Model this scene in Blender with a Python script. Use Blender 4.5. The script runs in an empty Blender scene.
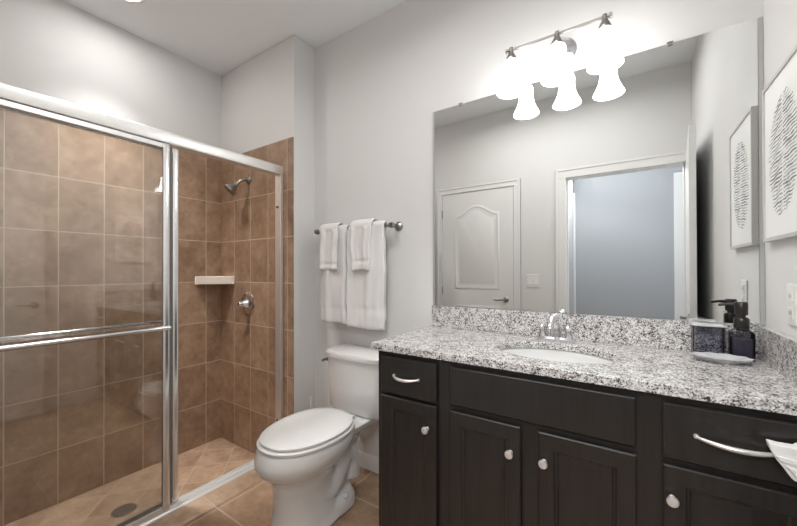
import bpy, bmesh, math, random
from mathutils import Vector, Matrix
random.seed(7)
C = bpy.context.scene
COL = C.collection
R = math.radians

# ------------------------------------------------------------------ camera
FPX = 346.18
cd = bpy.data.cameras.new('camera')
cam = bpy.data.objects.new('camera', cd); COL.objects.link(cam)
cd.sensor_fit = 'HORIZONTAL'; cd.sensor_width = 36.0
cd.lens = FPX * 36.0 / 797.0
cd.shift_y = (269.25 - 263.0) / 797.0
cd.clip_start = 0.02
ya, pi_, ro = R(33.82), R(.282), R(-.1345)
fw = Vector((-math.sin(ya)*math.cos(pi_), math.cos(ya)*math.cos(pi_), math.sin(pi_)))
rt = Vector((math.cos(ya), math.sin(ya), 0)); up = rt.cross(fw)
r2 = rt*math.cos(ro) + up*math.sin(ro); u2 = -rt*math.sin(ro) + up*math.cos(ro)
m = Matrix.Identity(4)
for i in range(3):
    m[i][0] = r2[i]; m[i][1] = u2[i]; m[i][2] = -fw[i]
m[0][3], m[1][3], m[2][3] = 0, 0, 1.2062
cam.matrix_world = m
C.camera = cam

# ------------------------------------------------------------------ world, lights, exposure
W = bpy.data.worlds.new('world'); C.world = W; W.use_nodes = True
W.node_tree.nodes['Background'].inputs[0].default_value = (.80, .88, 1, 1)
W.node_tree.nodes['Background'].inputs[1].default_value = .4
C.view_settings.view_transform = 'Standard'; C.view_settings.look = 'None'
C.view_settings.exposure = 0.18; C.view_settings.gamma = 1.0
C.view_settings.use_curve_mapping = False

def area(name, loc, rot, sx, sy, power, col, spread=180):
    l = bpy.data.lights.new(name, 'AREA'); l.shape = 'RECTANGLE'; l.size = sx; l.size_y = sy
    l.energy = power; l.color = col; l.spread = R(spread)
    o = bpy.data.objects.new(name, l); COL.objects.link(o); o.location = loc; o.rotation_euler = rot
    return o
area('ceiling_fill', (-.58, .66, 2.72), (0, 0, 0), 1.2, .5, 14, (1, .985, .97), 164)  # added soft fill under the ceiling, no fixture, kept out of the mirror view
area('shower_lamp', (-2.29, .735, 2.733), (0, 0, 0), .14, .14, 3.1, (1, .985, .965), 178)
area('shower_downlight', (-2.29, .735, 2.731), (0, 0, 0), .14, .14, 7.5, (1, .985, .965), 78)
area('hall_daylight', (.75, -.45, 1.75), (R(90), 0, R(90)), .7, 1.4, 2.5, (.78, .88, 1))
area('hall_fill', (-.08, -.95, 2.36), (R(62), 0, R(8)), .8, .25, 33, (.97, .98, 1))  # added front fill through the doorway, unseen above the door head

# ------------------------------------------------------------------ material helpers
def mat(name, col=(.8, .8, .8), rough=.5, metal=0.0, spec=.5, coat=0.0, emit=None, es=0.0):
    M = bpy.data.materials.new(name); M.use_nodes = True
    b = M.node_tree.nodes['Principled BSDF']
    b.inputs['Base Color'].default_value = (*col, 1)
    b.inputs['Roughness'].default_value = rough
    b.inputs['Metallic'].default_value = metal
    b.inputs['Specular IOR Level'].default_value = spec
    b.inputs['Coat Weight'].default_value = coat
    if emit:
        b.inputs['Emission Color'].default_value = (*emit, 1)
        b.inputs['Emission Strength'].default_value = es
    return M
def N(M, t, **k):
    n = M.node_tree.nodes.new(t)
    for a, v in k.items(): setattr(n, a, v)
    return n
def L(M, a, b): M.node_tree.links.new(a, b)
def bs(M): return M.node_tree.nodes['Principled BSDF']
def mth(M, op, a, b=None, clamp=False):
    n = N(M, 'ShaderNodeMath', operation=op); n.use_clamp = clamp
    for i, v in enumerate((a, b)):
        if v is None: continue
        if isinstance(v, (int, float)): n.inputs[i].default_value = v
        else: L(M, v, n.inputs[i])
    return n.outputs[0]
def coords(M): return N(M, 'ShaderNodeTexCoord').outputs['Object']
def noise(M, vec, scale, detail=3, rough=.5):
    n = N(M, 'ShaderNodeTexNoise'); n.inputs['Scale'].default_value = scale
    n.inputs['Detail'].default_value = detail; n.inputs['Roughness'].default_value = rough
    L(M, vec, n.inputs['Vector']); return n.outputs['Fac']
def ramp(M, fac, stops, interp='LINEAR'):
    n = N(M, 'ShaderNodeValToRGB'); cr = n.color_ramp; cr.interpolation = interp
    while len(cr.elements) < len(stops): cr.elements.new(.5)
    for e, (p, c) in zip(cr.elements, stops): e.position = p; e.color = (*c, 1)
    L(M, fac, n.inputs[0]); return n.outputs[0]
def mix(M, fac, a, b, mode='MIX'):
    n = N(M, 'ShaderNodeMix', data_type='RGBA', blend_type=mode)
    for i, v in ((0, fac), (6, a), (7, b)):
        if isinstance(v, (int, float)): n.inputs[i].default_value = v
        elif isinstance(v, tuple): n.inputs[i].default_value = (*v, 1)
        else: L(M, v, n.inputs[i])
    return n.outputs[2]
def bump(M, h, strength, dist):
    n = N(M, 'ShaderNodeBump'); n.inputs['Strength'].default_value = strength
    n.inputs['Distance'].default_value = dist
    L(M, h, n.inputs['Height']); L(M, n.outputs[0], bs(M).inputs['Normal'])

def paint(name, col, rough=.75, b=.15, sc=130):
    M = mat(name, col, rough, spec=.3); bump(M, noise(M, coords(M), sc, 3), b, .002); return M

def tile(name, ax, off, size, grout=.0035, rot=0, cols=None, gcol=(.57, .45, .35), rough=.35):
    """square tiles in the plane of the two axes in ax, lines at off + k*size"""
    M = mat(name, rough=rough); co = coords(M)
    if rot:
        mp = N(M, 'ShaderNodeMapping'); mp.inputs['Rotation'].default_value = (0, 0, rot); L(M, co, mp.inputs[0]); gc = mp.outputs[0]
    else: gc = co
    sp = N(M, 'ShaderNodeSeparateXYZ'); L(M, gc, sp.inputs[0])
    masks, cells = [], []
    for a, o, s in zip(ax, off, size):
        src = mth(M, 'MINIMUM', sp.outputs[a], 1.90) if a == 2 else sp.outputs[a]
        t = mth(M, 'DIVIDE', mth(M, 'SUBTRACT', src, o), s)
        fl = mth(M, 'FLOOR', t); fr = mth(M, 'SUBTRACT', t, fl)
        d = mth(M, 'MULTIPLY', mth(M, 'MINIMUM', fr, mth(M, 'SUBTRACT', 1.0, fr)), s)
        masks.append(d); cells.append(fl)
    dm = mth(M, 'MINIMUM', masks[0], masks[1])
    tilemask = mth(M, 'MULTIPLY', mth(M, 'SUBTRACT', dm, grout*.5), 1/(grout*.4), clamp=True)
    cmb = N(M, 'ShaderNodeCombineXYZ'); L(M, cells[0], cmb.inputs[0]); L(M, cells[1], cmb.inputs[1])
    wn = N(M, 'ShaderNodeTexWhiteNoise'); L(M, cmb.outputs[0], wn.inputs[0])
    va = N(M, 'ShaderNodeVectorMath', operation='SCALE'); L(M, wn.outputs['Color'], va.inputs[0]); va.inputs['Scale'].default_value = 7
    vs = N(M, 'ShaderNodeVectorMath', operation='ADD'); L(M, co, vs.inputs[0]); L(M, va.outputs[0], vs.inputs[1])
    n1 = mth(M, 'ADD', mth(M, 'MULTIPLY', noise(M, vs.outputs[0], 7, 6, .62), .65), mth(M, 'MULTIPLY', noise(M, vs.outputs[0], 26, 5, .7), .35))
    c0 = cols or ((.235, .142, .085), (.34, .218, .140), (.45, .31, .215))
    base = ramp(M, n1, [(.36, c0[0]), (.51, c0[1]), (.66, c0[2])])
    v = mth(M, 'ADD', mth(M, 'MULTIPLY', wn.outputs['Value'], .22), .89)
    vv = N(M, 'ShaderNodeCombineXYZ')
    for i in range(3): L(M, v, vv.inputs[i])
    base = mix(M, 1.0, base, vv.outputs[0], 'MULTIPLY')
    L(M, mix(M, tilemask, gcol, base), bs(M).inputs['Base Color'])
    L(M, mth(M, 'SUBTRACT', .85, mth(M, 'MULTIPLY', tilemask, .85-rough)), bs(M).inputs['Roughness'])
    bump(M, mth(M, 'ADD', tilemask, mth(M, 'MULTIPLY', n1, .25)), .5, .0015)
    return M

WALL = paint('wall_paint', (.735, .728, .716))
CEIL = paint('ceiling_paint', (.87, .895, .91), .85, .1)
TRIM = mat('white_trim_paint', (.80, .79, .77), .4)
DOORW = mat('door_paint', (.80, .795, .78), .45)
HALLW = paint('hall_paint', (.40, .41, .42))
YT, ZT = (1.363, .203), (.213, .305)
TL = tile('shower_wall_tile_side', (1, 2), (YT[0], ZT[0]), (YT[1], ZT[1]))
TE = tile('shower_wall_tile_end', (0, 2), (-2.068, ZT[0]), (.203, ZT[1]))
TF = tile('bathroom_floor_tile', (0, 1), (-1.293-.457*8, .955-.457*8), (.457, .457), grout=.006, cols=((.24, .15, .095), (.36, .235, .15), (.47, .325, .22)), gcol=(.52, .40, .30))
TS = tile('shower_floor_tile', (0, 1), (.03, .05), (.2, .2), rot=R(42), gcol=(.58, .45, .34), cols=((.30, .19, .12), (.43, .285, .19), (.55, .395, .28)))
TC = tile('curb_tile', (0, 1), (-5, .955-.457*8), (10, .457), cols=((.32, .21, .14), (.45, .31, .21), (.56, .41, .29)))
CHROME = mat('polished_chrome', (.78, .78, .80), .12, 1)
NICKEL = mat('brushed_nickel', (.36, .345, .33), .3, 1)
ALU = mat('anodised_aluminium', (.86, .855, .84), .33, .8)
SATIN = mat('satin_metal', (.86, .85, .83), .28, .7)
DARK = mat('dark_rubber', (.02, .02, .02), .5)
PORC = mat('glazed_porcelain', (.83, .82, .80), .12, coat=.4)
SEATW = mat('white_seat_plastic', (.84, .83, .81), .22)
PLATE = mat('white_plate_plastic', (.82, .81, .79), .35)
SHELF = mat('ceramic_shelf_glaze', (.74, .66, .57), .2)
MIRROR = mat('mirror_silver', (.86, .875, .865), .0, 1)
MEDGE = mat('mirror_edge', (.50, .51, .50), .35, .5)
PFR = mat('silver_frame', (.62, .60, .58), .4, .35)
MATB = mat('picture_mat_board', (.86, .86, .85), .6)
INK = [mat('ink_grey_%s' % w, (g, g, g*1.02), .7) for w, g in (('dark', .20), ('middle', .34), ('light', .52))]
PUMP = mat('dark_pump_metal', (.035, .032, .03), .3, .6)
DRAIN = mat('drain_metal', (.20, .19, .18), .4, .9)
# espresso wood
ESP = mat('espresso_wood', (.017, .015, .013), .32, spec=.5, coat=.15)
co = coords(ESP); mp = N(ESP, 'ShaderNodeMapping'); mp.inputs['Scale'].default_value = (22, 22, 1.2); L(ESP, co, mp.inputs[0])
n = noise(ESP, mp.outputs[0], 4, 4)
L(ESP, ramp(ESP, n, [(.3, (.0135, .012, .0105)), (.7, (.023, .020, .018))]), bs(ESP).inputs['Base Color'])
# granite
GR = mat('speckled_granite', rough=.14, spec=.5, coat=.2)
co = coords(GR)
nz = N(GR, 'ShaderNodeTexNoise'); nz.inputs['Scale'].default_value = 90; L(GR, co, nz.inputs['Vector'])
dv = N(GR, 'ShaderNodeVectorMath', operation='SCALE'); L(GR, nz.outputs['Color'], dv.inputs[0]); dv.inputs['Scale'].default_value = .005
av = N(GR, 'ShaderNodeVectorMath', operation='ADD'); L(GR, co, av.inputs[0]); L(GR, dv.outputs[0], av.inputs[1])
v1 = N(GR, 'ShaderNodeTexVoronoi'); v1.inputs['Scale'].default_value = 270; L(GR, av.outputs[0], v1.inputs['Vector'])
s1 = N(GR, 'ShaderNodeSeparateColor'); L(GR, v1.outputs['Color'], s1.inputs[0])
big = noise(GR, co, 38, 2)
f = mth(GR, 'ADD', mth(GR, 'MULTIPLY', s1.outputs[0], .62), mth(GR, 'MULTIPLY', big, .62))
g1 = ramp(GR, f, [(.0, (.05, .046, .045)), (.36, (.15, .137, .13)), (.43, (.29, .267, .255)), (.51, (.43, .405, .385)), (.62, (.57, .553, .535)), (.78, (.73, .72, .705))], 'CONSTANT')
L(GR, g1, bs(GR).inputs['Base Color'])
# towel
TW = mat('white_terry_cloth', (.80, .79, .775), .95, spec=.1)
bs(TW).inputs['Sheen Weight'].default_value = .3
bump(TW, noise(TW, coords(TW), 420, 2), .6, .003)
# glass for the shower doors: thin clear sheet that transmits and mirrors
def thin_glass(name, tint, ior, gr=0.0):
    M = bpy.data.materials.new(name); M.use_nodes = True; nt = M.node_tree; nt.nodes.remove(bs(M))
    tr = N(M, 'ShaderNodeBsdfTransparent'); tr.inputs[0].default_value = (*tint, 1)
    gl = N(M, 'ShaderNodeBsdfGlossy'); gl.inputs['Roughness'].default_value = gr
    fr = N(M, 'ShaderNodeFresnel'); fr.inputs[0].default_value = ior
    ms = N(M, 'ShaderNodeMixShader'); L(M, fr.outputs[0], ms.inputs[0]); L(M, tr.outputs[0], ms.inputs[1]); L(M, gl.outputs[0], ms.inputs[2])
    L(M, ms.outputs[0], nt.nodes['Material Output'].inputs[0]); return M
GLASS = thin_glass('shower_glass', (.985, .99, .985), 1.68)
CRYSTAL = mat('clear_crystal', (.90, .90, .91), .12); bs(CRYSTAL).inputs['Transmission Weight'].default_value = .55
SMOKE = thin_glass('smoky_glass', (.62, .60, .66), 1.45)
CLEAR = thin_glass('pale_grey_glass', (.88, .88, .91), 1.35)
SOAP = mat('dark_soap_liquid', (.10, .09, .13), .12)
def emis(name, col, s):
    M = mat(name, (.9, .9, .9), .4, emit=col, es=s); return M
LENS = emis('ceiling_light_lens', (1, .98, .95), 8)
# frosted glass shades glow a little less at the rim where the glass is thick
SHADE = emis('frosted_glass_shade', (1, .99, .975), 7.5)
BULB = emis('bulb_glow', (1, .97, .92), 12)

# ------------------------------------------------------------------ mesh helpers
def newbm(): return bmesh.new()
def obj(name, bm, material, parent=None, smooth=True, bev=0, seg=2, sub=0, auto=40, mods=()):
    bmesh.ops.recalc_face_normals(bm, faces=bm.faces)
    me = bpy.data.meshes.new(name); bm.to_mesh(me); bm.free()
    o = bpy.data.objects.new(name, me); COL.objects.link(o)
    if isinstance(material, (list, tuple)):
        for mm in material: me.materials.append(mm)
    else: me.materials.append(material)
    if smooth:
        me.polygons.foreach_set('use_smooth', [True]*len(me.polygons))
        me.set_sharp_from_angle(angle=R(auto))
    if bev:
        b = o.modifiers.new('bevel', 'BEVEL'); b.width = bev; b.segments = seg; b.limit_method = 'ANGLE'; b.angle_limit = R(35)
        b.harden_normals = True
    if sub:
        s = o.modifiers.new('subsurf', 'SUBSURF'); s.levels = sub; s.render_levels = sub
    if parent: o.parent = parent; o.matrix_parent_inverse = Matrix.Translation(-parent.location)
    return o
def tag(o, label, cat, group=None):
    o['label'] = label; o['category'] = cat
    if group: o['group'] = group
    return o
def thing(name, label, cat, loc=(0, 0, 0), group=None):
    o = bpy.data.objects.new(name, None); COL.objects.link(o); o.location = loc; o.empty_display_size = .05
    return tag(o, label, cat, group)
def struct(name, bm, material, **k):
    o = obj(name, bm, material, **k); o['kind'] = 'structure'; return o
def box(bm, x0, x1, y0, y1, z0, z1):
    vs = [bm.verts.new(p) for p in ((x0,y0,z0),(x1,y0,z0),(x1,y1,z0),(x0,y1,z0),(x0,y0,z1),(x1,y0,z1),(x1,y1,z1),(x0,y1,z1))]
    for f in ((0,3,2,1),(4,5,6,7),(0,1,5,4),(1,2,6,5),(2,3,7,6),(3,0,4,7)): bm.faces.new([vs[i] for i in f])
    return bm
def bx(*a): return box(newbm(), *a)
def loft(bm, rings, cap0=True, cap1=True, closed=True):
    rv = [[bm.verts.new(p) for p in r] for r in rings]
    n = len(rings[0])
    for a, b in zip(rv, rv[1:]):
        for i in range(n if closed else n-1):
            j = (i+1) % n
            bm.faces.new((a[i], a[j], b[j], b[i]))
    if cap0: bm.faces.new(list(reversed(rv[0])))
    if cap1: bm.faces.new(rv[-1])
    return bm
def frame_of(d):
    d = Vector(d).normalized(); a = Vector((0, 0, 1)) if abs(d.z) < .9 else Vector((1, 0, 0))
    u = d.cross(a).normalized(); return u, d.cross(u).normalized()
def tube(bm, pts, r, n=14, flat=None):
    pts = [Vector(p) for p in pts]; rs = r if isinstance(r, (list, tuple)) else [r]*len(pts)
    rings = []; u = v = None
    for i, p in enumerate(pts):
        d = (pts[min(i+1, len(pts)-1)] - pts[max(i-1, 0)]).normalized()
        if u is None: u, v = frame_of(d)
        else:
            u = (u - d*u.dot(d)).normalized(); v = d.cross(u)
        rings.append([p + (u*math.cos(t) + v*math.sin(t))*rs[i] for t in [2*math.pi*k/n for k in range(n)]])
    return loft(bm, rings)
def lathe(bm, prof, org=(0, 0, 0), axis=(0, 0, 1), n=32, cap0=True, cap1=True):
    """prof: (radius, height along axis)"""
    o = Vector(org); ax = Vector(axis).normalized(); u, v = frame_of(ax)
    rings = [[o + ax*h + (u*math.cos(2*math.pi*k/n) + v*math.sin(2*math.pi*k/n))*max(r, 1e-4) for k in range(n)] for r, h in prof]
    return loft(bm, rings, cap0, cap1)
def smoothpath(pts, k=6):
    pts = [Vector(p) for p in pts]; out = []
    for i in range(len(pts)-1):
        p0, p1, p2, p3 = pts[max(i-1, 0)], pts[i], pts[i+1], pts[min(i+2, len(pts)-1)]
        for j in range(k):
            t = j/k
            out.append(.5*((2*p1) + (p2-p0)*t + (2*p0-5*p1+4*p2-p3)*t*t + (3*p1-p0-3*p2+p3)*t**3))
    out.append(pts[-1]); return out
def prism(bm, poly, axis, a, b):
    """extrude 2D polygon along axis from a to b; poly gives the two other coordinates in order"""
    def P(p, t):
        q = list(p); q.insert(axis, t); return q
    return loft(bm, [[P(p, a) for p in poly], [P(p, b) for p in poly]])
def superell(cx, cy, a, b, z, n=48, e=2.6, ps=1.0):
    out = []
    for k in range(n):
        t = 2*math.pi*k/n; c, s = math.cos(t), math.sin(t)
        out.append(Vector((cx + a*math.copysign(abs(c)**(2/e), c), cy + b*math.copysign(abs(s)**(2/e), s), z)))
    return out

# ------------------------------------------------------------------ room shell
XL, XS, XR = -2.67, -1.807, .377
YB, YE, ZC, ZP, ZTOP = 1.66, 1.484, 2.745, -.09, 2.078
struct('wall_back', bx(XS, XR+.12, YB, YB+.12, -.12, ZC), WALL)
struct('wall_stub', bx(XL-.12, XS, YE, YB+.12, -.12, ZC), WALL, bev=.006)
struct('wall_right', bx(XR, XR+.12, -.12, YB+.12, -.12, ZC), WALL)
struct('wall_left', bx(XL-.12, XL, -.12, YE, -.12, ZC), WALL)
bm = newbm()
box(bm, XL-.12, -.475, -.12, 0, -.12, ZC); box(bm, .357, XR, -.12, 0, -.12, ZC); box(bm, -.475, .357, -.12, 0, 2.022, ZC)
struct('wall_rear', bm, WALL, smooth=False)
struct('ceiling', bx(XL-.12, XR+.12, -.12, YB+.12, ZC, ZC+.1), CEIL)
bm = newbm(); box(bm, -1.775, XR, -.12, YB, -.1, 0)
struct('floor', bm, TF)
struct('floor_shower', bx(XL, -1.955, 0, YE, ZP-.05, ZP), TS)
# flush tiled curb strip under the door track
bm = newbm(); prism(bm, [(-1.958, -.10), (-1.958, .002), (-1.95, .006), (-1.800, .008), (-1.783, .006), (-1.776, .0), (-1.775, -.10)], 1, 0, YE)
struct('trim_curb', bm, TC)
# tile cladding (thin slabs on the walls)
struct('wall_tile_side', bx(XL, XL+.008, 0, YE, ZP, ZTOP), TL, bev=.003)
struct('wall_tile_end', bx(XL+.008, XS, YE-.008, YE, ZP, ZTOP), TE, bev=.004)
struct('wall_tile_near', bx(XL+.008, XS, 0, .008, ZP, ZTOP), TE, bev=.004)
# baseboards
def baseboard(name, x0, x1, y0, y1, along):
    bm = newbm()
    if along == 'x':
        s = 1 if y1 > y0 else -1; t = .014*s
        poly = [(y0, 0), (y0+t, 0), (y0+t, .066), (y0+t*.6, .078), (y0+t*.35, .088), (y0, .09)]
        prism(bm, poly, 0, x0, x1)
    else:
        s = 1 if x1 > x0 else -1; t = .014*s
        poly = [(x0, 0), (x0+t, 0), (x0+t, .066), (x0+t*.6, .078), (x0+t*.35, .088), (x0, .09)]
        bm2 = bm
        loft(bm2, [[(p[0], y0, p[1]) for p in poly], [(p[0], y1, p[1]) for p in poly]])
    struct(name, bm, TRIM)
baseboard('baseboard_back', XS, -.86, YB, YB-1, 'x')
baseboard('baseboard_stub', XS, XS+1, YE+.01, YB, 'y')
baseboard('baseboard_rear', -.86, -.545, 0, 1, 'x')
baseboard('baseboard_right', XR, XR-1, .02, 1.10, 'y')
baseboard('baseboard_corner', -1.80, -1.72, 0, 1, 'x')
# hall beyond the doorway
struct('floor_hall', bx(-1.2, 1.2, -1.3, -.12, -.1, 0), TF)
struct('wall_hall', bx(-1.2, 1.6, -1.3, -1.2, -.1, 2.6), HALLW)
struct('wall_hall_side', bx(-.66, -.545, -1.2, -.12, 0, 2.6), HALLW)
struct('ceiling_hall', bx(-1.2, 1.2, -1.3, -.12, 2.45, 2.6), CEIL)
struct('trim_hall_casing', bx(.372, .45, -1.2, -1.185, 0, 2.2), TRIM)
struct('trim_hall_corner', bx(-.545, -.530, -1.2, -1.13, 0, 2.1), TRIM)

# casings
def casing(name, x0, x1, ztop, w=.08, y=0.0, t=.018):
    bm = newbm()
    for (a, b) in ((x0-w, x0), (x1, x1+w)):
        s = 1 if a < x0 else -1
        a2 = min(b, XR-.002) if s < 0 else a
        box(bm, a, min(b, XR-.002), y, y+t*.7, 0, ztop)
        o_ = a if s > 0 else min(b, XR-.002)-.02
        box(bm, o_, o_+.02, y, y+t, 0, ztop+w)
    box(bm, x0-w, min(x1+w, XR-.002), y, y+t*.7, ztop, ztop+w)
    box(bm, x0-w+.02, min(x1+w, XR-.002)-.02, y, y+t, ztop+w-.02, ztop+w)
    return struct(name, bm, TRIM, bev=.002)
casing('trim_closet_casing', -1.652, -.908, 2.005, w=.062)
casing('trim_doorway_casing', -.463, .345, 2.01, w=.08)
bm = newbm(); box(bm, -.475, -.463, -.12, 0, 0, 2.01); box(bm, .345, .357, -.12, 0, 0, 2.01); box(bm, -.475, .357, -.12, 0, 2.01, 2.022)
box(bm, -.463, -.452, -.075, -.045, 0, 2.01); box(bm, .334, .345, -.075, -.045, 0, 2.01)
struct('trim_door_jamb', bm, TRIM)

def arch_panel(x0, x1, z0, z1, rise, w):
    """ring polygon pair of a panel moulding with an arched head"""
    def outline(i):
        a, b, c, d = x0+i, x1-i, z0+i, z1-i
        p = [(a, c), (b, c)]
        for k in range(17):
            t = k/16; s = .5-.5*math.cos(2*math.pi*min(max((t-.0), 0), 1))
            p.append((b+(a-b)*t, d+rise*s))
        return p
    return outline
def panel_mould(bm, x0, x1, z0, z1, rise, y, d):
    o = arch_panel(x0, x1, z0, z1, rise, 0)
    prof = [(0, 0), (.008, d), (.022, d*.9), (.032, -d*.4), (.05, -d*.2), (.062, d*.7)]
    rings = [[(p[0], y+dy, p[1]) for p in o(i)] for i, dy in prof]
    loft(bm, rings, cap0=False, cap1=True)
# closet door (door_1)
bm = newbm(); box(bm, -1.648, -.912, -.03, .004, .01, 2.0)
panel_mould(bm, -1.515, -1.045, 1.02, 1.775, .09, .004, .0045)
panel_mould(bm, -1.515, -1.045, .22, .86, 0.0, .004, .0045)
d1 = struct('door_1', bm, DOORW)
def lever(x, z, y, s, par):
    bm = newbm(); lathe(bm, [(.027, 0), (.027, .004), (.022, .009), (.011, .012), (.010, .04), (.013, .046), (.011, .052)], (x, y, z), (0, 1, 0), 28)
    tube(bm, smoothpath([(x, y+.046, z), (x+s*.03, y+.048, z+.002), (x+s*.07, y+.046, z-.004), (x+s*.105, y+.044, z+.002)]), [.008]*12+[.0075]*5+[.006, .005], 12)
    return obj('door_handle', bm, NICKEL, par)
lever(-.985, .93, .004, -1, d1)
for z in (.25, 1.0, 1.80):
    bm = newbm(); tube(bm, [(-1.650, .012, z-.04), (-1.650, .012, z+.04)], .006, 10); obj('hinge', bm, NICKEL, d1)
# open entry door (door_2), swung into the room along the right wall
def swing(o):
    """turn the leaf about its hinge line"""
    a = R(4.9); c = Vector((.341, .022, 0)); Mx = Matrix.Translation(c) @ Matrix.Rotation(a, 4, 'Z') @ Matrix.Translation(-c)
    o.data.transform(Mx); return o
bm = newbm(); box(bm, .341, .373, .022, .772, .01, 2.03)
d2 = swing(struct('door_2', bm, DOORW, bev=.002))
bm = newbm()
lathe(bm, [(.027, 0), (.027, .005), (.011, .01), (.010, .035), (.012, .04)], (.341, .71, .93), (-1, 0, 0), 24)
tube(bm, [(.305, .71, .93), (.304, .66, .93), (.307, .61, .93)], [.008, .0075, .005], 12)
lathe(bm, [(.027, 0), (.027, .005), (.011, .01), (.010, .028)], (.373, .71, .93), (1, 0, 0), 24)
swing(obj('door_handle', bm, NICKEL, d2))
for z in (.25, 1.0, 1.80):
    bm = newbm(); tube(bm, [(.347, .016, z-.045), (.347, .016, z+.045)], .006, 10); obj('hinge', bm, NICKEL, d2)

# ------------------------------------------------------------------ shower enclosure
XD = -1.93
YN = .009; YF = YE-.009
se = thing('shower_enclosure', 'aluminium framed sliding glass shower door on tiled curb', 'shower door', (XD, .75, .006))
bm = newbm(); prism(bm, [(-1.958, 1.842), (-1.902, 1.842), (-1.899, 1.85), (-1.899, 1.893), (-1.905, 1.90), (-1.953, 1.90), (-1.958, 1.894)], 1, YN, YF)
obj('header', bm, ALU, se, bev=.0015)
bm = newbm(); prism(bm, [(-1.957, .006), (-1.902, .006), (-1.902, .012), (-1.908, .016), (-1.912, .028), (-1.917, .028), (-1.919, .014), (-1.935, .014), (-1.937, .024), (-1.942, .024), (-1.944, .014), (-1.952, .014), (-1.954, .032), (-1.957, .032)], 1, YN, YF)
obj('bottom_track', bm, mat('white_aluminium', (.84, .835, .82), .3, .35), se)
for y0, y1, s in ((YF-.024, YF, -1), (YN, YN+.024, 1)):
    bm = newbm(); box(bm, -1.957, -1.902, y0, y1, .033, 1.841)
    j = obj('wall_jamb', bm, ALU, se, bev=.002)
    for z in (1.629, .228):
        yy = y0 if s < 0 else y1
        bm = newbm(); lathe(bm, [(.006, 0), (.006, .008), (.003, .011)], (-1.93, yy, z), (0, s, 0), 12)
        b_ = obj('bumper', bm, DARK, j)
def panel(name, x, y0, y1, z0, z1, outer):
    p = obj(name, bx(x-.003, x+.003, y0+.01, y1-.01, z0+.01, z1-.01), GLASS, se, smooth=False)
    w = .031 if outer else .030
    for a, b in ((y0, y0+w), (y1-w, y1)):
        bm = newbm()
        mid, hw_ = (a+b)/2, (b-a)/2
        prof = [(x-.008, a), (x-.008, b)] + [(x+.003+.006*math.sin(math.pi*k/10)**.7, mid+hw_*math.cos(math.pi*k/10)) for k in range(11)]
        prism(bm, prof, 2, z0, z1); obj('stile', bm, mat('bright_aluminium', (.88, .87, .86), .2, .9), p)
    obj('top_rail', bx(x-.009, x+.009, y0+w, y1-w, z1-.022, z1), ALU, p, bev=.002)
    obj('bottom_rail', bx(x-.009, x+.009, y0+w, y1-w, z0, z0+.022), ALU, p, bev=.002)
    return p
p1 = panel('outer_door', -1.914, .036, .800, .030, 1.838, True)
obj('stile_gap_shade', bx(-1.940, -1.932, .8105, .8205, .036, 1.834), mat('grey_gap_shade', (.16, .155, .15), .5), se)  # grey strip painted as the shade in the gap between the two stiles
p2 = panel('inner_door', -1.942, .088, .853, .034, 1.836, False)
bm = newbm(); tube(bm, [(-1.872, .045, .932), (-1.872, .785, .932)], .011, 18); obj('towel_rail', bm, CHROME, p1)
for y in (.06, .772):
    bm = newbm(); tube(bm, [(-1.903, y, .932), (-1.872, y, .932)], .010, 12); lathe(bm, [(.014, 0), (.014, .004)], (-1.903, y, .932), (1, 0, 0), 16); obj('rail_bracket', bm, CHROME, p1)
bm = newbm(); tube(bm, [(-1.99, .10, .95), (-1.99, .82, .95)], .008, 12); 
for y in (.115, .826): tube(bm, [(-1.953, y, .95), (-1.99, y, .95)], .008, 10)
obj('inner_rail', bm, CHROME, p2)

# shower fittings
sh = thing('shower_head', 'satin metal shower head on a bent arm high on the brown tiled end wall', 'shower head', (-2.288, YE-.008, 1.862))
bm = newbm(); lathe(bm, [(.028, 0), (.027, .006), (.016, .013), (.012, .016)], (-2.288, YE-.008, 1.862), (0, -1, 0), 28); obj('flange', bm, NICKEL, sh)
bm = newbm(); tube(bm, smoothpath([(-2.288, YE-.01, 1.862), (-2.29, 1.447, 1.862), (-2.298, 1.420, 1.850), (-2.312, 1.400, 1.826)]), .0095, 14); obj('arm', bm, NICKEL, sh)
bm = newbm(); dirn = Vector((-.35, -.62, -.70)).normalized()
lathe(bm, [(.012, 0), (.018, .006), (.018, .016), (.015, .022), (.022, .03), (.036, .052), (.045, .066), (.047, .075), (.042, .079)], (-2.310, 1.403, 1.829), dirn, 32); hd = obj('head', bm, NICKEL, sh)
bm = newbm(); lathe(bm, [(.041, 0), (.040, .003), (.02, .004)], Vector((-2.310, 1.403, 1.829)) + dirn*.0785, dirn, 28); obj('spray_face', bm, DRAIN, hd)
vl = thing('shower_valve', 'round satin metal shower valve with small lever on tiled wall', 'shower valve', (-2.295, YE-.008, .976))
bm = newbm(); lathe(bm, [(.078, 0), (.078, .004), (.072, .010), (.050, .014), (.040, .016)], (-2.295, YE-.008, .976), (0, -1, 0), 40); obj('escutcheon', bm, CHROME, vl)
bm = newbm(); lathe(bm, [(.036, .015), (.034, .03), (.024, .04), (.021, .07), (.017, .078)], (-2.295, YE-.008, .976), (0, -1, 0), 32); obj('hub', bm, CHROME, vl)
bm = newbm(); tube(bm, smoothpath([(-2.295, YE-.082, .976), (-2.325, YE-.09, .974), (-2.345, YE-.093, .955), (-2.352, YE-.094, .915)]), [.010]*6+[.008]*6+[.007]*6+[.006], 12); obj('handle', bm, CHROME, vl)
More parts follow.
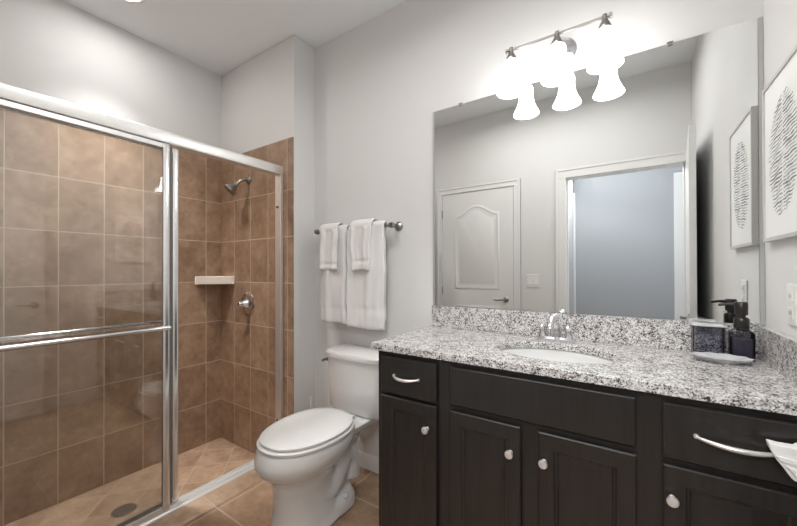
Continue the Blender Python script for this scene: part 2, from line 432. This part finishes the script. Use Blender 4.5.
# corner shelf
bm = newbm(); poly = [(XL+.009, YE-.009), (XL+.009, YE-.205), (XL+.022, YE-.205)]
for k in range(13):
    t = k/12; a = Vector((XL+.022, YE-.205)); b = Vector((XL+.205, YE-.022))
    p = a.lerp(b, t) + Vector((.5, -.5))*math.sin(math.pi*t)*.022
    poly.append((p.x, p.y))
poly += [(XL+.205, YE-.009)]
prism(bm, poly, 2, 1.110, 1.170)
tag(obj('corner_shelf', bm, SHELF, bev=.009, seg=3), 'cream ceramic corner shelf set into the shower tiles', 'shelf')
# drain
dr = thing('shower_drain', 'round metal drain in the shower floor', 'drain', (-2.29, .735, ZP+.001))
bm = newbm(); lathe(bm, [(.056, 0), (.056, .003), (.050, .005), (.044, .004)], (-2.29, .735, ZP+.0005), n=32); obj('rim', bm, DRAIN, dr)
bm = newbm()
for k in range(-4, 5):
    h = math.sqrt(.046**2 - (k*.0095)**2) if abs(k*.0095) < .046 else .01
    box(bm, -2.29-h, -2.29+h, .735+k*.0095-.002, .735+k*.0095+.002, ZP+.0045, ZP+.008)
obj('grate', bm, mat('grate_metal', (.42, .41, .40), .35, 1), dr, smooth=False)

# ------------------------------------------------------------------ toilet
TX = -1.30
def egg(cx, yf, yb, hw, z, n=56, e=2.15, wide=.47):
    """elongated bowl outline: front (small y) rounder, back flatter; widest point a fraction from the back"""
    out = []; yc = yf + (yb-yf)*(1-wide)
    for k in range(n):
        t = 2*math.pi*k/n; c, s = math.cos(t), math.sin(t)
        b = (yb-yc) if s > 0 else (yc-yf)
        ee = 2.2 if s > 0 else 2.1
        out.append(Vector((cx + hw*math.copysign(abs(c)**(2/(e if s < 0 else 2.25)), c), yc + b*math.copysign(abs(s)**(2/ee), s), z)))
    return out
to = thing('toilet', 'white two-piece elongated toilet with closed lid beside the dark vanity', 'toilet', (TX, 1.2, 0))
bm = newbm()
lv = [(0, .955, 1.36, .120), (.012, .948, 1.365, .124), (.05, .955, 1.34, .112), (.12, .968, 1.31, .104), (.20, .972, 1.29, .104), (.255, .965, 1.29, .112),
      (.285, .942, 1.31, .130), (.312, .912, 1.34, .153), (.34, .893, 1.37, .172), (.365, .888, 1.39, .181), (.395, .896, 1.40, .184), (.423, .908, 1.40, .180)]
loft(bm, [egg(TX, a, b, h, z) for z, a, b, h in lv])
# trapway swelling on both sides, rounded foot
for s in (-1, 1):
    tube(bm, smoothpath([(TX+s*.050, 1.08, .235), (TX+s*.056, 1.14, .165), (TX+s*.060, 1.22, .135), (TX+s*.064, 1.285, .195), (TX+s*.062, 1.335, .275), (TX+s*.058, 1.39, .225), (TX+s*.052, 1.40, .12)], 5),
         [.030+.020*min(1, i/8) for i in range(31)], 18)
loft(bm, [superell(TX, 1.295, a, b, z, 40, 2.8) for z, a, b in ((0, .118, .120), (.015, .121, .122), (.055, .117, .115), (.085, .100, .10), (.10, .07, .08))])
loft(bm, [superell(TX, 1.34, .070, .07, .06, 40, 3), superell(TX, 1.35, .066, .08, .22, 40, 3), superell(TX, 1.38, .08, .11, .33, 40, 3), superell(TX, 1.47, .115, .17, .365, 40, 5), superell(TX, 1.475, .128, .17, .400, 40, 6)])
bowl = obj('bowl', bm, PORC, to)
rm = bowl.modifiers.new('remesh', 'REMESH'); rm.mode = 'VOXEL'; rm.voxel_size = .006; rm.use_smooth_shade = True
sm = bowl.modifiers.new('smooth', 'SMOOTH'); sm.factor = .6; sm.iterations = 8
for s in (-1, 1):
    bm = newbm(); lathe(bm, [(.014, 0), (.015, .006), (.011, .016), (.004, .02)], (TX+s*.104, 1.30, .072), (s*.5, 0, .9), 20); obj('bolt_cap', bm, PORC, bowl)
bm = newbm(); loft(bm, [egg(TX, a, b, h, z) for z, a, b, h in ((.4245, .914, 1.39, .180), (.4265, .906, 1.395, .186), (.436, .905, 1.395, .187), (.440, .911, 1.39, .183))]); obj('seat', bm, SEATW, to)
bm = newbm(); loft(bm, [egg(TX, a, b, h, z) for z, a, b, h in ((.4425, .926, 1.38, .172), (.445, .919, 1.385, .178), (.454, .918, 1.385, .179), (.459, .926, 1.38, .172), (.462, .96, 1.355, .145), (.464, 1.02, 1.30, .10))]); obj('lid', bm, SEATW, to)
for s in (-1, 1):
    bm = newbm(); lathe(bm, [(.014, 0), (.015, .006), (.013, .014), (.008, .018)], (TX+s*.070, 1.392, .424), n=20); tube(bm, [(TX+s*.050, 1.385, .438), (TX+s*.085, 1.385, .438)], .007, 12); obj('hinge', bm, SEATW, to)
# tank
def rr(z, hw, y0, y1, bulge=.014, e=7):
    out = []
    for p in superell(TX, (y0+y1)/2, hw, (y1-y0)/2, z, 64, e):
        if p.y < (y0+y1)/2: p.y -= bulge*(1-((p.x-TX)/hw)**2)
        out.append(p)
    return out
bm = newbm(); loft(bm, [rr(.4015, .175, 1.50, 1.635), rr(.404, .187, 1.483, 1.64), rr(.418, .193, 1.472, 1.643), rr(.55, .196, 1.462, 1.645), rr(.708, .198, 1.455, 1.645)]); tank = obj('tank', bm, PORC, to)
bm = newbm(); loft(bm, [rr(.7095, .200, 1.453, 1.647), rr(.712, .206, 1.445, 1.650), rr(.735, .208, 1.442, 1.652), rr(.745, .203, 1.448, 1.650), rr(.748, .190, 1.46, 1.64)]); obj('tank_lid', bm, PORC, to)
bm = newbm(); lathe(bm, [(.013, 0), (.013, .005), (.009, .01), (.009, .018)], (TX-.198, 1.485, .682), (-1, 0, 0), 18); tube(bm, smoothpath([(TX-.210, 1.487, .682), (TX-.214, 1.468, .681), (TX-.214, 1.448, .678)]), [.007]*6+[.008]*6+[.006], 12); obj('flush_lever', bm, NICKEL, tank)
bm = newbm(); tube(bm, smoothpath([(TX-.155, 1.56, .405), (TX-.16, 1.56, .33), (TX-.19, 1.58, .22), (TX-.20, 1.60, .17)]), .006, 10); obj('supply_hose', bm, SATIN, to)
sv = thing('water_stop_valve', 'small chrome water stop valve low on the wall behind the toilet', 'valve', (TX-.20, YB, .16))
bm = newbm(); lathe(bm, [(.025, 0), (.022, .006), (.009, .008), (.009, .05), (.012, .052), (.012, .07)], (TX-.20, YB, .155), (0, -1, 0), 20); obj('body', bm, CHROME, sv)
bm = newbm(); lathe(bm, [(.018, 0), (.020, .006), (.012, .012)], (TX-.20, YB-.07, .155), (0, -1, 0), 16); obj('knob', bm, CHROME, sv)

# slim toilet brush in the corner behind the toilet
BRX, BRY, BRZ = -1.70, 1.53, .403
tbr = thing('toilet_brush', 'slim white toilet brush standing in the corner behind the toilet', 'toilet brush', (BRX, BRY, 0))
bm = newbm(); lathe(bm, [(.042, .001), (.045, .006), (.042, .13), (.040, .135), (.038, .130), (.038, .02)], (BRX, BRY, 0), n=28); obj('holder', bm, SEATW, tbr)
bm = newbm(); tube(bm, [(BRX, BRY, .02), (BRX, BRY, .20), (BRX, BRY, BRZ-.07), (BRX, BRY, BRZ-.04), (BRX, BRY, BRZ)], [.004, .004, .004, .0075, .006], 12); obj('handle', bm, SEATW, tbr)

# ------------------------------------------------------------------ towel bar and towels
ZB = 1.463; YBAR = 1.585
tb = thing('towel_bar', 'chrome towel bar on the wall above the toilet', 'towel bar', (-1.405, YB, ZB))
bm = newbm(); tube(bm, [(-1.715, YBAR, ZB), (-1.095, YBAR, ZB)], .009, 16); obj('bar', bm, NICKEL, tb)
for x in (-1.705, -1.108):
    bm = newbm(); lathe(bm, [(.027, 0), (.027, .005), (.020, .012), (.012, .017), (.011, .055), (.016, .062), (.018, .075), (.014, .086)], (x, YB, ZB), (0, -1, 0), 24); obj('post', bm, NICKEL, tb)
def towel(name, label, x0, x1, zf, zbk, thick, r, seed, bandz, group, taper=0.0, inner=0.0):
    """folded cloth laid over the bar: front leaf to zf, back leaf to zbk"""
    rnd = random.Random(seed)
    ph = [rnd.uniform(0, 6.28) for _ in range(4)]
    prof = []
    ny = 26
    for i in range(ny): prof.append((YBAR-r, zf + (ZB-zf)*i/ny, 'f', i/ny))
    for k in range(13):
        a = math.pi*(1-k/12.0); prof.append((YBAR+math.cos(a)*r, ZB+math.sin(a)*r*1.0, 't', 1))
    for i in range(1, 14): prof.append((YBAR+r*.9, ZB-(ZB-zbk)*i/13, 'b', 1-i/13))
    nx = 26; bm = newbm(); fo = []; fi = []
    for (y, z, w, h) in prof:
        ro, ri = [], []
        for k in range(nx+1):
            t = k/nx; tt = t
            x = x0 + (x1-x0)*tt + (.004*math.sin(z*21+ph[0]) + .003*math.sin(z*47+ph[2]))*(1-abs(2*t-1)*.2)
            x += taper*(1-h)*(t-.5) if w == 'f' else 0
            if w == 'b' or (w == 't' and y > YBAR): x -= .016*t*min(1, (y-YBAR)/r)
            fold = (.009*math.sin(t*9.5+ph[1]+z*1.5) + .0045*math.sin(t*21+ph[3]-z*2.5))*(1.0 if w == 'f' else .35)*(1.15-.5*h if w == 'f' else 1)
            edge = 1-(abs(2*t-1))**6
            yy = y; half = thick*.5*(.45+.55*edge)
            if w == 'f':
                o_ = (x, y-half-max(-.004, fold)-.005*(1-h), z); i_ = (x, y+half*.7+inner, z)
                if h < .02: o_ = (x, o_[1]+.003, z + .003*math.sin(t*7+ph[2])); i_ = (x, i_[1]-.001, z+.003*math.sin(t*7+ph[2]))
            elif w == 'b': o_ = (x, y+half*.8, z); i_ = (x, y-half*.7-inner*.6, z)
            else:
                c = Vector((0, y-YBAR, z-ZB)).normalized(); o_ = (x, y+c.y*half, z+c.z*half); i_ = (x, y-c.y*half*.7, z-c.z*half*.7)
            ro.append(bm.verts.new(o_)); ri.append(bm.verts.new(i_))
        fo.append(ro); fi.append(ri)
    n = len(prof)
    for i in range(n-1):
        for k in range(nx):
            bm.faces.new((fo[i][k], fo[i][k+1], fo[i+1][k+1], fo[i+1][k])); bm.faces.new((fi[i][k+1], fi[i][k], fi[i+1][k], fi[i+1][k+1]))
        bm.faces.new((fo[i][0], fo[i+1][0], fi[i+1][0], fi[i][0])); bm.faces.new((fo[i][nx], fi[i][nx], fi[i+1][nx], fo[i+1][nx]))
    for e in (0, n-1):
        for k in range(nx): bm.faces.new((fo[e][k], fi[e][k], fi[e][k+1], fo[e][k+1]))
    # sewn border: a raised line row by row
    for i, (y, z, w, h) in enumerate(prof):
        if w == 'f' and bandz and bandz[0] < z < bandz[1]:
            for v in fo[i]: v.co.y += .004
    return tag(obj(name, bm, TW, sub=1, auto=180), label, 'towel', group)
towel('bath_towel', 'long white bath towel on the left half of the towel bar', -1.647, -1.424, .885, .93, .016, .0215, 3, (.965, .990), 'bath towels on the bar', inner=.011)
towel('bath_towel', 'longer wider white bath towel on the right half of the towel bar', -1.412, -1.146, .870, .92, .018, .0225, 8, (.975, 1.0), 'bath towels on the bar', inner=.011)
towel('hand_towel', 'short white hand towel draped over the left bath towel', -1.636, -1.480, 1.215, 1.28, .010, .041, 12, (1.24, 1.26), 'hand towels over the bath towels')
towel('hand_towel', 'short white hand towel with rolled hem draped over the right bath towel', -1.378, -1.215, 1.210, 1.28, .012, .0435, 21, (1.25, 1.27), 'hand towels over the bath towels', taper=-.03)

# ------------------------------------------------------------------ vanity
VX0, VX1 = -.870, XR-.002
YFF = 1.148; YD = 1.130; ZCAB = .883
van = thing('vanity_cabinet', 'dark espresso vanity cabinet with drawers and doors under granite counter', 'vanity', ((VX0+VX1)/2, 1.4, 0))
bm = newbm(); box(bm, VX0, VX1, YFF, YFF+.02, .09, .8825); box(bm, VX0, VX0+.018, YFF+.02, YB-.001, .09, .8825); box(bm, VX1-.018, VX1, YFF+.02, YB-.001, .09, .8825); box(bm, VX0+.018, VX1-.018, YFF+.02, YB-.001, .09, .11); box(bm, VX0+.018, VX1-.018, YB-.012, YB-.001, .11, .8825); box(bm, VX0+.01, VX1, YFF+.06, YB-.001, 0, .09)
# recess line between stiles is shown by overlay fronts, body stays one carcass
obj('body', bm, ESP, van, bev=.0015)
def slab(name, x0, x1, z0, z1, par=van):
    bm = newbm()
    rings = []
    for i, y in ((.008, YFF-.0005), (.008, YD+.011), (0, YD+.008), (0, YD+.004), (.004, YD)):
        rings.append([(x0+i, y, z0+i), (x1-i, y, z0+i), (x1-i, y, z1-i), (x0+i, y, z1-i)])
    loft(bm, rings); return obj(name, bm, ESP, par, auto=20)
def cabdoor(x0, x1, z0, z1):
    bm = newbm()
    def rg(i, y): return [(x0+i, y, z0+i), (x1-i, y, z0+i), (x1-i, y, z1-i), (x0+i, y, z1-i)]
    w = .045
    rings = [rg(.008, YFF-.0005), rg(.008, YD+.011), rg(0, YD+.008), rg(0, YD+.003), rg(.003, YD), rg(w, YD), rg(w+.003, YD+.004), rg(w+.009, YD+.006), rg(w+.012, YD+.010)]
    loft(bm, rings); return obj('door', bm, ESP, van, auto=20)
def knob(x, z, par):
    bm = newbm(); lathe(bm, [(.0075, 0), (.0055, .003), (.005, .010), (.009, .014), (.0130, .017), (.0138, .020), (.0118, .0245), (.005, .0265)], (x, YD, z), (0, -1, 0), 28)
    return obj('knob', bm, SATIN, par)
def pull(x0, x1, z, par):
    bm = newbm(); pts = []; rs = []
    for k in range(17):
        t = k/16; s = math.sin(math.pi*t)
        pts.append((x0+(x1-x0)*t, YD-.004-.024*s**.7, z-.004*s)); rs.append(.0035+.0028*s)
    tube(bm, pts, rs, 12)
    for x in (x0, x1): lathe(bm, [(.006, 0), (.005, .005)], (x, YD, z), (0, -1, 0), 12)
    return obj('pull', bm, SATIN, par)
ZD0, ZD1 = .728, .864
dw1 = slab('drawer', -.846, -.594, ZD0-.010, ZD1); pull(-.780, -.668, .793, dw1)
slab('false_front', -.541, .011, ZD0, ZD1)
dw3 = slab('drawer', .068, .345, ZD0-.008, ZD1); pull(.134, .282, .793, dw3)
zb = .12
a = cabdoor(-.846, -.594, zb, .706); knob(-.630, .620, a)
a = cabdoor(-.541, -.294, zb, .707); knob(-.324, .621, a)
a = cabdoor(-.240, .011, zb, .708); knob(-.222, .622, a)
a = cabdoor(.068, .345, zb, .704); knob(.086, .623, a)

# countertop with oval cut-out
GX0, GX1, GY0, GY1, GZ0, GZ1 = -.895, XR-.001, 1.1235, YB-.0005, .884, .911
SX, SY, SA, SB = -.235, 1.375, .205, .150
bm = newbm(); K = 64
ang = [math.atan2(0, 0)]
inner, outer = [], []
angs = sorted(set([2*math.pi*k/K for k in range(K)] + [math.atan2(y-SY, x-SX) % (2*math.pi) for x in (GX0, GX1) for y in (GY0, GY1)]))
for t in angs:
    c, s = math.cos(t), math.sin(t)
    rr_ = 1/math.sqrt((c/SA)**2 + (s/SB)**2); inner.append((SX+c*rr_, SY+s*rr_))
    ks = []
    if c > 1e-9: ks.append((GX1-SX)/c)
    if c < -1e-9: ks.append((GX0-SX)/c)
    if s > 1e-9: ks.append((GY1-SY)/s)
    if s < -1e-9: ks.append((GY0-SY)/s)
    k_ = min(ks); outer.append((SX+c*k_, SY+s*k_))
def rg(l, z): return [(x, y, z) for x, y in l]
rings = [rg(inner, GZ0), rg(inner, GZ1-.003), rg([(SX+(x-SX)*1.015, SY+(y-SY)*1.015) for x, y in inner], GZ1), rg(outer, GZ1), rg(outer, GZ0), rg(inner, GZ0)]
loft(bm, rings, False, False); bmesh.ops.remove_doubles(bm, verts=bm.verts, dist=1e-5)
ct = thing('countertop', 'white grey speckled granite countertop with splashes on the vanity', 'countertop', (SX, SY, GZ0))
obj('slab', bm, GR, ct, auto=30, bev=.003)
obj('backsplash', bx(GX0+.010, XR-.0225, YB-.021, YB-.0005, GZ1, 1.020), GR, ct, bev=.0015)
obj('side_splash', bx(XR-.022, XR-.001, 1.135, YB-.0005, GZ1, 1.020), GR, ct, bev=.0015)
# sink
sk = thing('sink', 'white oval undermount sink set into the granite counter', 'sink', (SX, SY, .75))
bm = newbm(); rings = []
for sc, z in ((1.10, .870), (1.10, .882), (1.02, .8825), (1.0, .879), (.94, .866), (.84, .849), (.66, .828), (.40, .812), (.10, .806)):
    rings.append([(SX+SA*sc*math.cos(2*math.pi*k/56), SY+SB*sc*math.sin(2*math.pi*k/56), z) for k in range(56)])
for sc, z in ((.10, .797), (.45, .803), (.74, .823), (.93, .848), (1.02, .862), (1.05, .868)):
    rings.append([(SX+SA*sc*math.cos(2*math.pi*k/56), SY+SB*sc*math.sin(2*math.pi*k/56), z) for k in range(56)])
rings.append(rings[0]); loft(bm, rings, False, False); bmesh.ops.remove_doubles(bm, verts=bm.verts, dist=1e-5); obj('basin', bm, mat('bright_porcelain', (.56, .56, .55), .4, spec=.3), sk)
bm = newbm(); lathe(bm, [(.022, 0), (.022, .003), (.016, .004), (.014, .001)], (SX, SY, .8065), n=24); obj('drain', bm, CHROME, sk)
# faucet
FX, FY = -.266, 1.585
fa = thing('faucet', 'chrome two handle centerset faucet behind the sink', 'faucet', (FX, FY, GZ1))
bm = newbm(); loft(bm, [superell(FX, FY, .078, .026, GZ1, 40, 2.6), superell(FX, FY, .078, .026, GZ1+.010, 40, 2.6), superell(FX, FY, .068, .020, GZ1+.017, 40, 2.6)]); obj('base_plate', bm, CHROME, fa)
bm = newbm(); tube(bm, smoothpath([(FX, FY+.004, GZ1+.012), (FX, FY+.002, GZ1+.055), (FX, FY-.018, GZ1+.092), (FX, FY-.060, GZ1+.098), (FX, FY-.098, GZ1+.078), (FX, FY-.108, GZ1+.062)]), [.021]*6+[.018]*6+[.016]*6+[.0145]*6+[.013]*6+[.0125], 20)
obj('spout', bm, CHROME, fa)
for s in (-1, 1):
    bm = newbm(); lathe(bm, [(.019, .012), (.017, .022), (.012, .038), (.013, .05), (.015, .058), (.010, .066)], (FX+s*.051, FY, GZ1), n=28)
    tube(bm, smoothpath([(FX+s*.051, FY, GZ1+.060), (FX+s*.062, FY-.012, GZ1+.072), (FX+s*.070, FY-.024, GZ1+.082)]), [.007]*6+[.006]*6+[.005], 12); obj('handle', bm, CHROME, fa)
bm = newbm(); tube(bm, [(FX, FY+.020, GZ1+.012), (FX, FY+.020, GZ1+.10)], .0025, 8); lathe(bm, [(.003, 0), (.007, .004), (.006, .012), (.002, .014)], (FX, FY+.020, GZ1+.098), n=14); obj('lift_rod', bm, CHROME, fa)

# ------------------------------------------------------------------ mirror
MX0, MX1, MZ0, MZ1 = -.884, .3635, 1.0215, 2.063
mr = thing('wall_mirror', 'large frameless wall mirror standing on the granite backsplash', 'mirror', ((MX0+MX1)/2, YB, MZ0))
obj('mirror_glass', bx(MX0+.012, MX1-.001, YB-.006, YB-.001, MZ0, MZ1), MIRROR, mr, smooth=False)
obj('edge_strip', bx(MX0, MX0+.0115, YB-.0065, YB-.001, MZ0, MZ1), MEDGE, mr)
obj('edge_strip', bx(MX1, XR-.001, YB-.0065, YB-.001, MZ0, MZ1), MEDGE, mr)
for x in (-.722, .128):
    bm = newbm(); box(bm, x-.010, x+.010, YB-.010, YB-.0005, MZ1+.001, MZ1+.006); box(bm, x-.008, x+.008, YB-.010, YB-.0068, MZ1-.009, MZ1+.006)
    obj('mirror_clip', bm, mat('clip_grey', (.25, .25, .25), .3, .5), mr, bev=.001)

# ------------------------------------------------------------------ vanity light
LY, LZ = 1.525, 2.168
vf = thing('vanity_light', 'three-light wall fixture with bell shaped frosted shades above the mirror', 'wall light', (-.221, YB, 2.187))
bm = newbm(); lathe(bm, [(.062, 0), (.062, .005), (.056, .012), (.050, .014), (.046, .020), (.030, .026), (.018, .034), (.010, .04)], (-.248, YB, 2.165), (0, -1, 0), 40); obj('back_plate', bm, CHROME, vf)
bm = newbm(); tube(bm, smoothpath([(-.248, YB-.03, 2.165), (-.247, YB-.07, 2.130), (-.245, YB-.11, 2.132), (-.2435, LY, LZ)]), .008, 14); obj('arm', bm, NICKEL, vf)
bm = newbm(); tube(bm, [(-.445, LY, LZ), (-.058, LY, LZ)], .006, 14)
for x in (-.445, -.058): lathe(bm, [(.0095, -.006), (.0105, 0), (.0095, .006)], (x, LY, LZ), (1, 0, 0), 16)
obj('bar', bm, NICKEL, vf)
for i, x in enumerate((-.4275, -.2435, -.0765)):
    bm = newbm(); lathe(bm, [(.008, .010), (.0095, .004), (.010, -.010), (.014, -.020), (.020, -.032), (.0245, -.044), (.022, -.052)], (x, LY, LZ), n=28); obj('socket_cap', bm, NICKEL, vf)
    prof = [(.0235, -.048), (.031, -.054), (.034, -.066), (.0335, -.085), (.034, -.108), (.039, -.134), (.049, -.158), (.057, -.174), (.061, -.184),
            (.058, -.1835), (.054, -.173), (.046, -.157), (.036, -.134), (.031, -.108), (.0305, -.085), (.031, -.067), (.028, -.057), (.0205, -.051)]
    bm = newbm(); lathe(bm, prof, (x, LY, LZ), n=36, cap0=False, cap1=False); s_ = obj('glass_shade', bm, SHADE, vf, auto=80)
    bm = newbm(); lathe(bm, [(.010, -.053), (.012, -.075), (.021, -.098), (.023, -.115), (.018, -.130), (.004, -.138)], (x, LY, LZ), n=20); obj('bulb', bm, BULB, s_)

# ------------------------------------------------------------------ pictures, plates
PX1 = XR-.001; PX0 = XR-.019; PY0, PY1, PZ0, PZ1 = 1.262, 1.592, 1.296, 1.787
pic = thing('framed_picture', 'thin silver framed abstract print of grey brush strokes on the right wall', 'picture', (PX1, (PY0+PY1)/2, PZ0))
bm = newbm(); fwid = .011
box(bm, PX0, PX1, PY0, PY0+fwid, PZ0, PZ1); box(bm, PX0, PX1, PY1-fwid, PY1, PZ0, PZ1)
box(bm, PX0, PX1, PY0+fwid, PY1-fwid, PZ0, PZ0+fwid); box(bm, PX0, PX1, PY0+fwid, PY1-fwid, PZ1-fwid, PZ1)
obj('frame', bm, PFR, pic, smooth=False)
obj('mat_board', bx(PX0+.004, PX1-.001, PY0+fwid, PY1-fwid, PZ0+fwid, PZ1-fwid), MATB, pic, smooth=False)
bm = newbm(); cy_, cz_ = (PY0+PY1)/2, (PZ0+PZ1)/2
rnd = random.Random(5)
rows = 33
for i in range(rows):
    zz = -.165 + .33*i/(rows-1); hw = .118*math.sqrt(max(0, 1-(zz/.175)**2))
    if hw < .012: continue
    for s in (-1, 1):
        y_a = .003*s + rnd.uniform(-.003, .003); y_b = s*hw*rnd.uniform(.9, 1.03)
        segs = 10; mi = rnd.choice((0, 0, 1, 1, 2)); th0 = rnd.uniform(.0022, .0037)
        top, bot = [], []
        for k in range(segs+1):
            t = k/segs; y = y_a+(y_b-y_a)*t; z = zz + .010*t*(-1 if s > 0 else .6) + .0016*math.sin(t*9+i)
            th = th0*(.35+.65*math.sin(math.pi*min(1, .12+t*.85)))*(1 if rnd.random() < .93 else .3)
            top.append(bm.verts.new((PX0+.0036, cy_+y, cz_+z+th))); bot.append(bm.verts.new((PX0+.0036, cy_+y, cz_+z-th)))
        for k in range(segs):
            f_ = bm.faces.new((top[k], top[k+1], bot[k+1], bot[k])); f_.material_index = mi if rnd.random() > .2 else min(2, mi+1)
obj('artwork', bm, INK, pic, smooth=False)

def outlet():
    t = thing('electrical_outlet', 'white outlet plate on the right wall below the picture', 'outlet', (XR, 1.408, 1.11))
    obj('plate', bx(XR-.006, XR-.0005, 1.372, 1.444, 1.052, 1.168), PLATE, t, bev=.003)
    for z in (1.087, 1.133):
        bm = newbm(); box(bm, XR-.0085, XR-.0058, 1.392, 1.424, z-.016, z+.016); s = obj('socket', bm, PLATE, t, bev=.002)
        bm = newbm()
        for y in (1.402, 1.414): box(bm, XR-.0089, XR-.0084, y-.001, y+.001, z-.005, z+.006)
        obj('slots', bm, DARK, s, smooth=False)
outlet()
t = thing('light_switch', 'white double rocker light switch plate between closet door and doorway', 'light switch', (-.737, 0, 1.112))
obj('plate', bx(-.794, -.680, .0005, .006, 1.052, 1.172), PLATE, t, bev=.003)
for x in (-.762, -.712):
    bm = newbm(); prism(bm, [(.0058, 1.080), (.012, 1.080), (.0085, 1.112), (.007, 1.144), (.0058, 1.144)], 0, x-.016, x+.016)
    obj('rocker', bm, PLATE, t, bev=.001)

# ------------------------------------------------------------------ things on the counter
BX, BY = .304, 1.583
sd = thing('soap_dispenser', 'smoky glass soap dispenser with dark metal pump in the counter corner', 'soap dispenser', (BX, BY, GZ1))
bm = newbm(); loft(bm, [superell(BX, BY, a, a, GZ1+z, 36, 4.5) for z, a in ((.0005, .027), (.003, .030), (.085, .030), (.094, .026), (.098, .018), (.104, .017))], cap1=True); obj('bottle', bm, SMOKE, sd)
bm = newbm(); loft(bm, [superell(BX, BY, a, a, GZ1+z, 36, 4.5) for z, a in ((.006, .024), (.009, .026), (.070, .026), (.071, .025))]); obj('liquid', bm, SOAP, sd)
bm = newbm(); lathe(bm, [(.018, .1045), (.0195, .107), (.0195, .133), (.016, .139), (.011, .140), (.011, .147)], (BX, BY, GZ1), n=24); cp = obj('collar', bm, PUMP, sd)
bm = newbm(); lathe(bm, [(.0155, .1475), (.0165, .150), (.0165, .186), (.014, .190)], (BX, BY, GZ1), n=24); tube(bm, smoothpath([(BX, BY, GZ1+.180), (BX-.032, BY+.004, GZ1+.181), (BX-.056, BY+.006, GZ1+.177)]), [.0055]*6+[.0045]*6+[.0035], 12); obj('pump_head', bm, PUMP, sd)
# square clear glass jar
gj = thing('glass_jar', 'low square clear glass jar against the backsplash beside the soap dispenser', 'jar', (.222, 1.600, GZ1))
bm = newbm(); JX, JY = .222, 1.600
def sq(a, b, z, e=6): return superell(JX, JY, a, b, GZ1+z, 40, e)
loft(bm, [sq(.040, .030, .0005), sq(.043, .033, .003), sq(.043, .033, .100), sq(.041, .031, .102), sq(.039, .029, .100), sq(.039, .029, .008)]); obj('body', bm, CLEAR, gj)
bm = newbm(); loft(bm, [sq(.044, .034, .1025), sq(.046, .036, .104), sq(.046, .036, .108), sq(.030, .022, .112)]); obj('lid', bm, CRYSTAL, gj)
# scalloped crystal dish
DX, DY = .240, 1.500
bm = newbm(); rings = []
def sc_ring(r, z, amp):
    return [(DX+(r*1.15+amp*math.cos(10*a))*math.cos(a), DY+(r*.8+amp*math.cos(10*a))*math.sin(a), GZ1+z) for a in [2*math.pi*k/80 for k in range(80)]]
for r_, z, am in ((.028, .0005, 0), (.034, .004, .001), (.050, .010, .003), (.064, .018, .005), (.066, .019, .005), (.063, .0185, .005), (.049, .0125, .003), (.030, .007, .001)): rings.append(sc_ring(r_, z, am))
loft(bm, rings)
tag(obj('soap_dish', bm, CRYSTAL), 'scalloped clear crystal dish in front of the soap dispenser on the counter', 'dish')
# white cloth hung on the right drawer pull
bm = newbm(); CX = .268
pts = [(-.015, .835), (.002, .8345), (.026, .836), (.033, .841), (.078, .838), (.078, .762), (.036, .764), (.023, .765), (.017, .771), (.008, .786), (-.003, .801), (-.007, .811), (-.013, .823)]
fr_, bk_ = [], []
rings = []
for dy, s in ((-.012, .97), (-.032, 1.0), (-.037, .98)):
    rings.append([(CX + x*s, YD + dy - .004*math.sin(x*90), z-.012) for x, z in pts])
loft(bm, rings)
# layered folds of the cloth
loft(bm, [[(CX+x, YD-.040-d, z-.012) for x, z in ((-.006, .814), (.077, .806), (.077, .792), (.001, .802))] for d in (0, .004)])
loft(bm, [[(CX+x, YD-.040-d, z-.012) for x, z in ((.008, .796), (.077, .784), (.077, .767), (.028, .770))] for d in (-.002, .006)])
tag(obj('face_cloth', bm, mat('white_cotton', (.80, .79, .77), .8), bev=.002, seg=2), 'small folded white cloth hanging on the right drawer pull', 'cloth')

# ------------------------------------------------------------------ ceiling lights
def can(x, y, label):
    t = thing('recessed_light', label, 'ceiling light', (x, y, ZC))
    bm = newbm(); lathe(bm, [(.095, 0), (.095, -.004), (.088, -.007), (.074, -.003), (.074, -.0005)], (x, y, ZC), n=40); obj('trim_ring', bm, TRIM, t)
    bm = newbm(); lathe(bm, [(.073, -.001), (.073, -.0045), (.04, -.006)], (x, y, ZC), n=40); obj('lens', bm, LENS, t)
can(-2.29, .735, 'round recessed ceiling light above the shower')
print('SCENE OK')
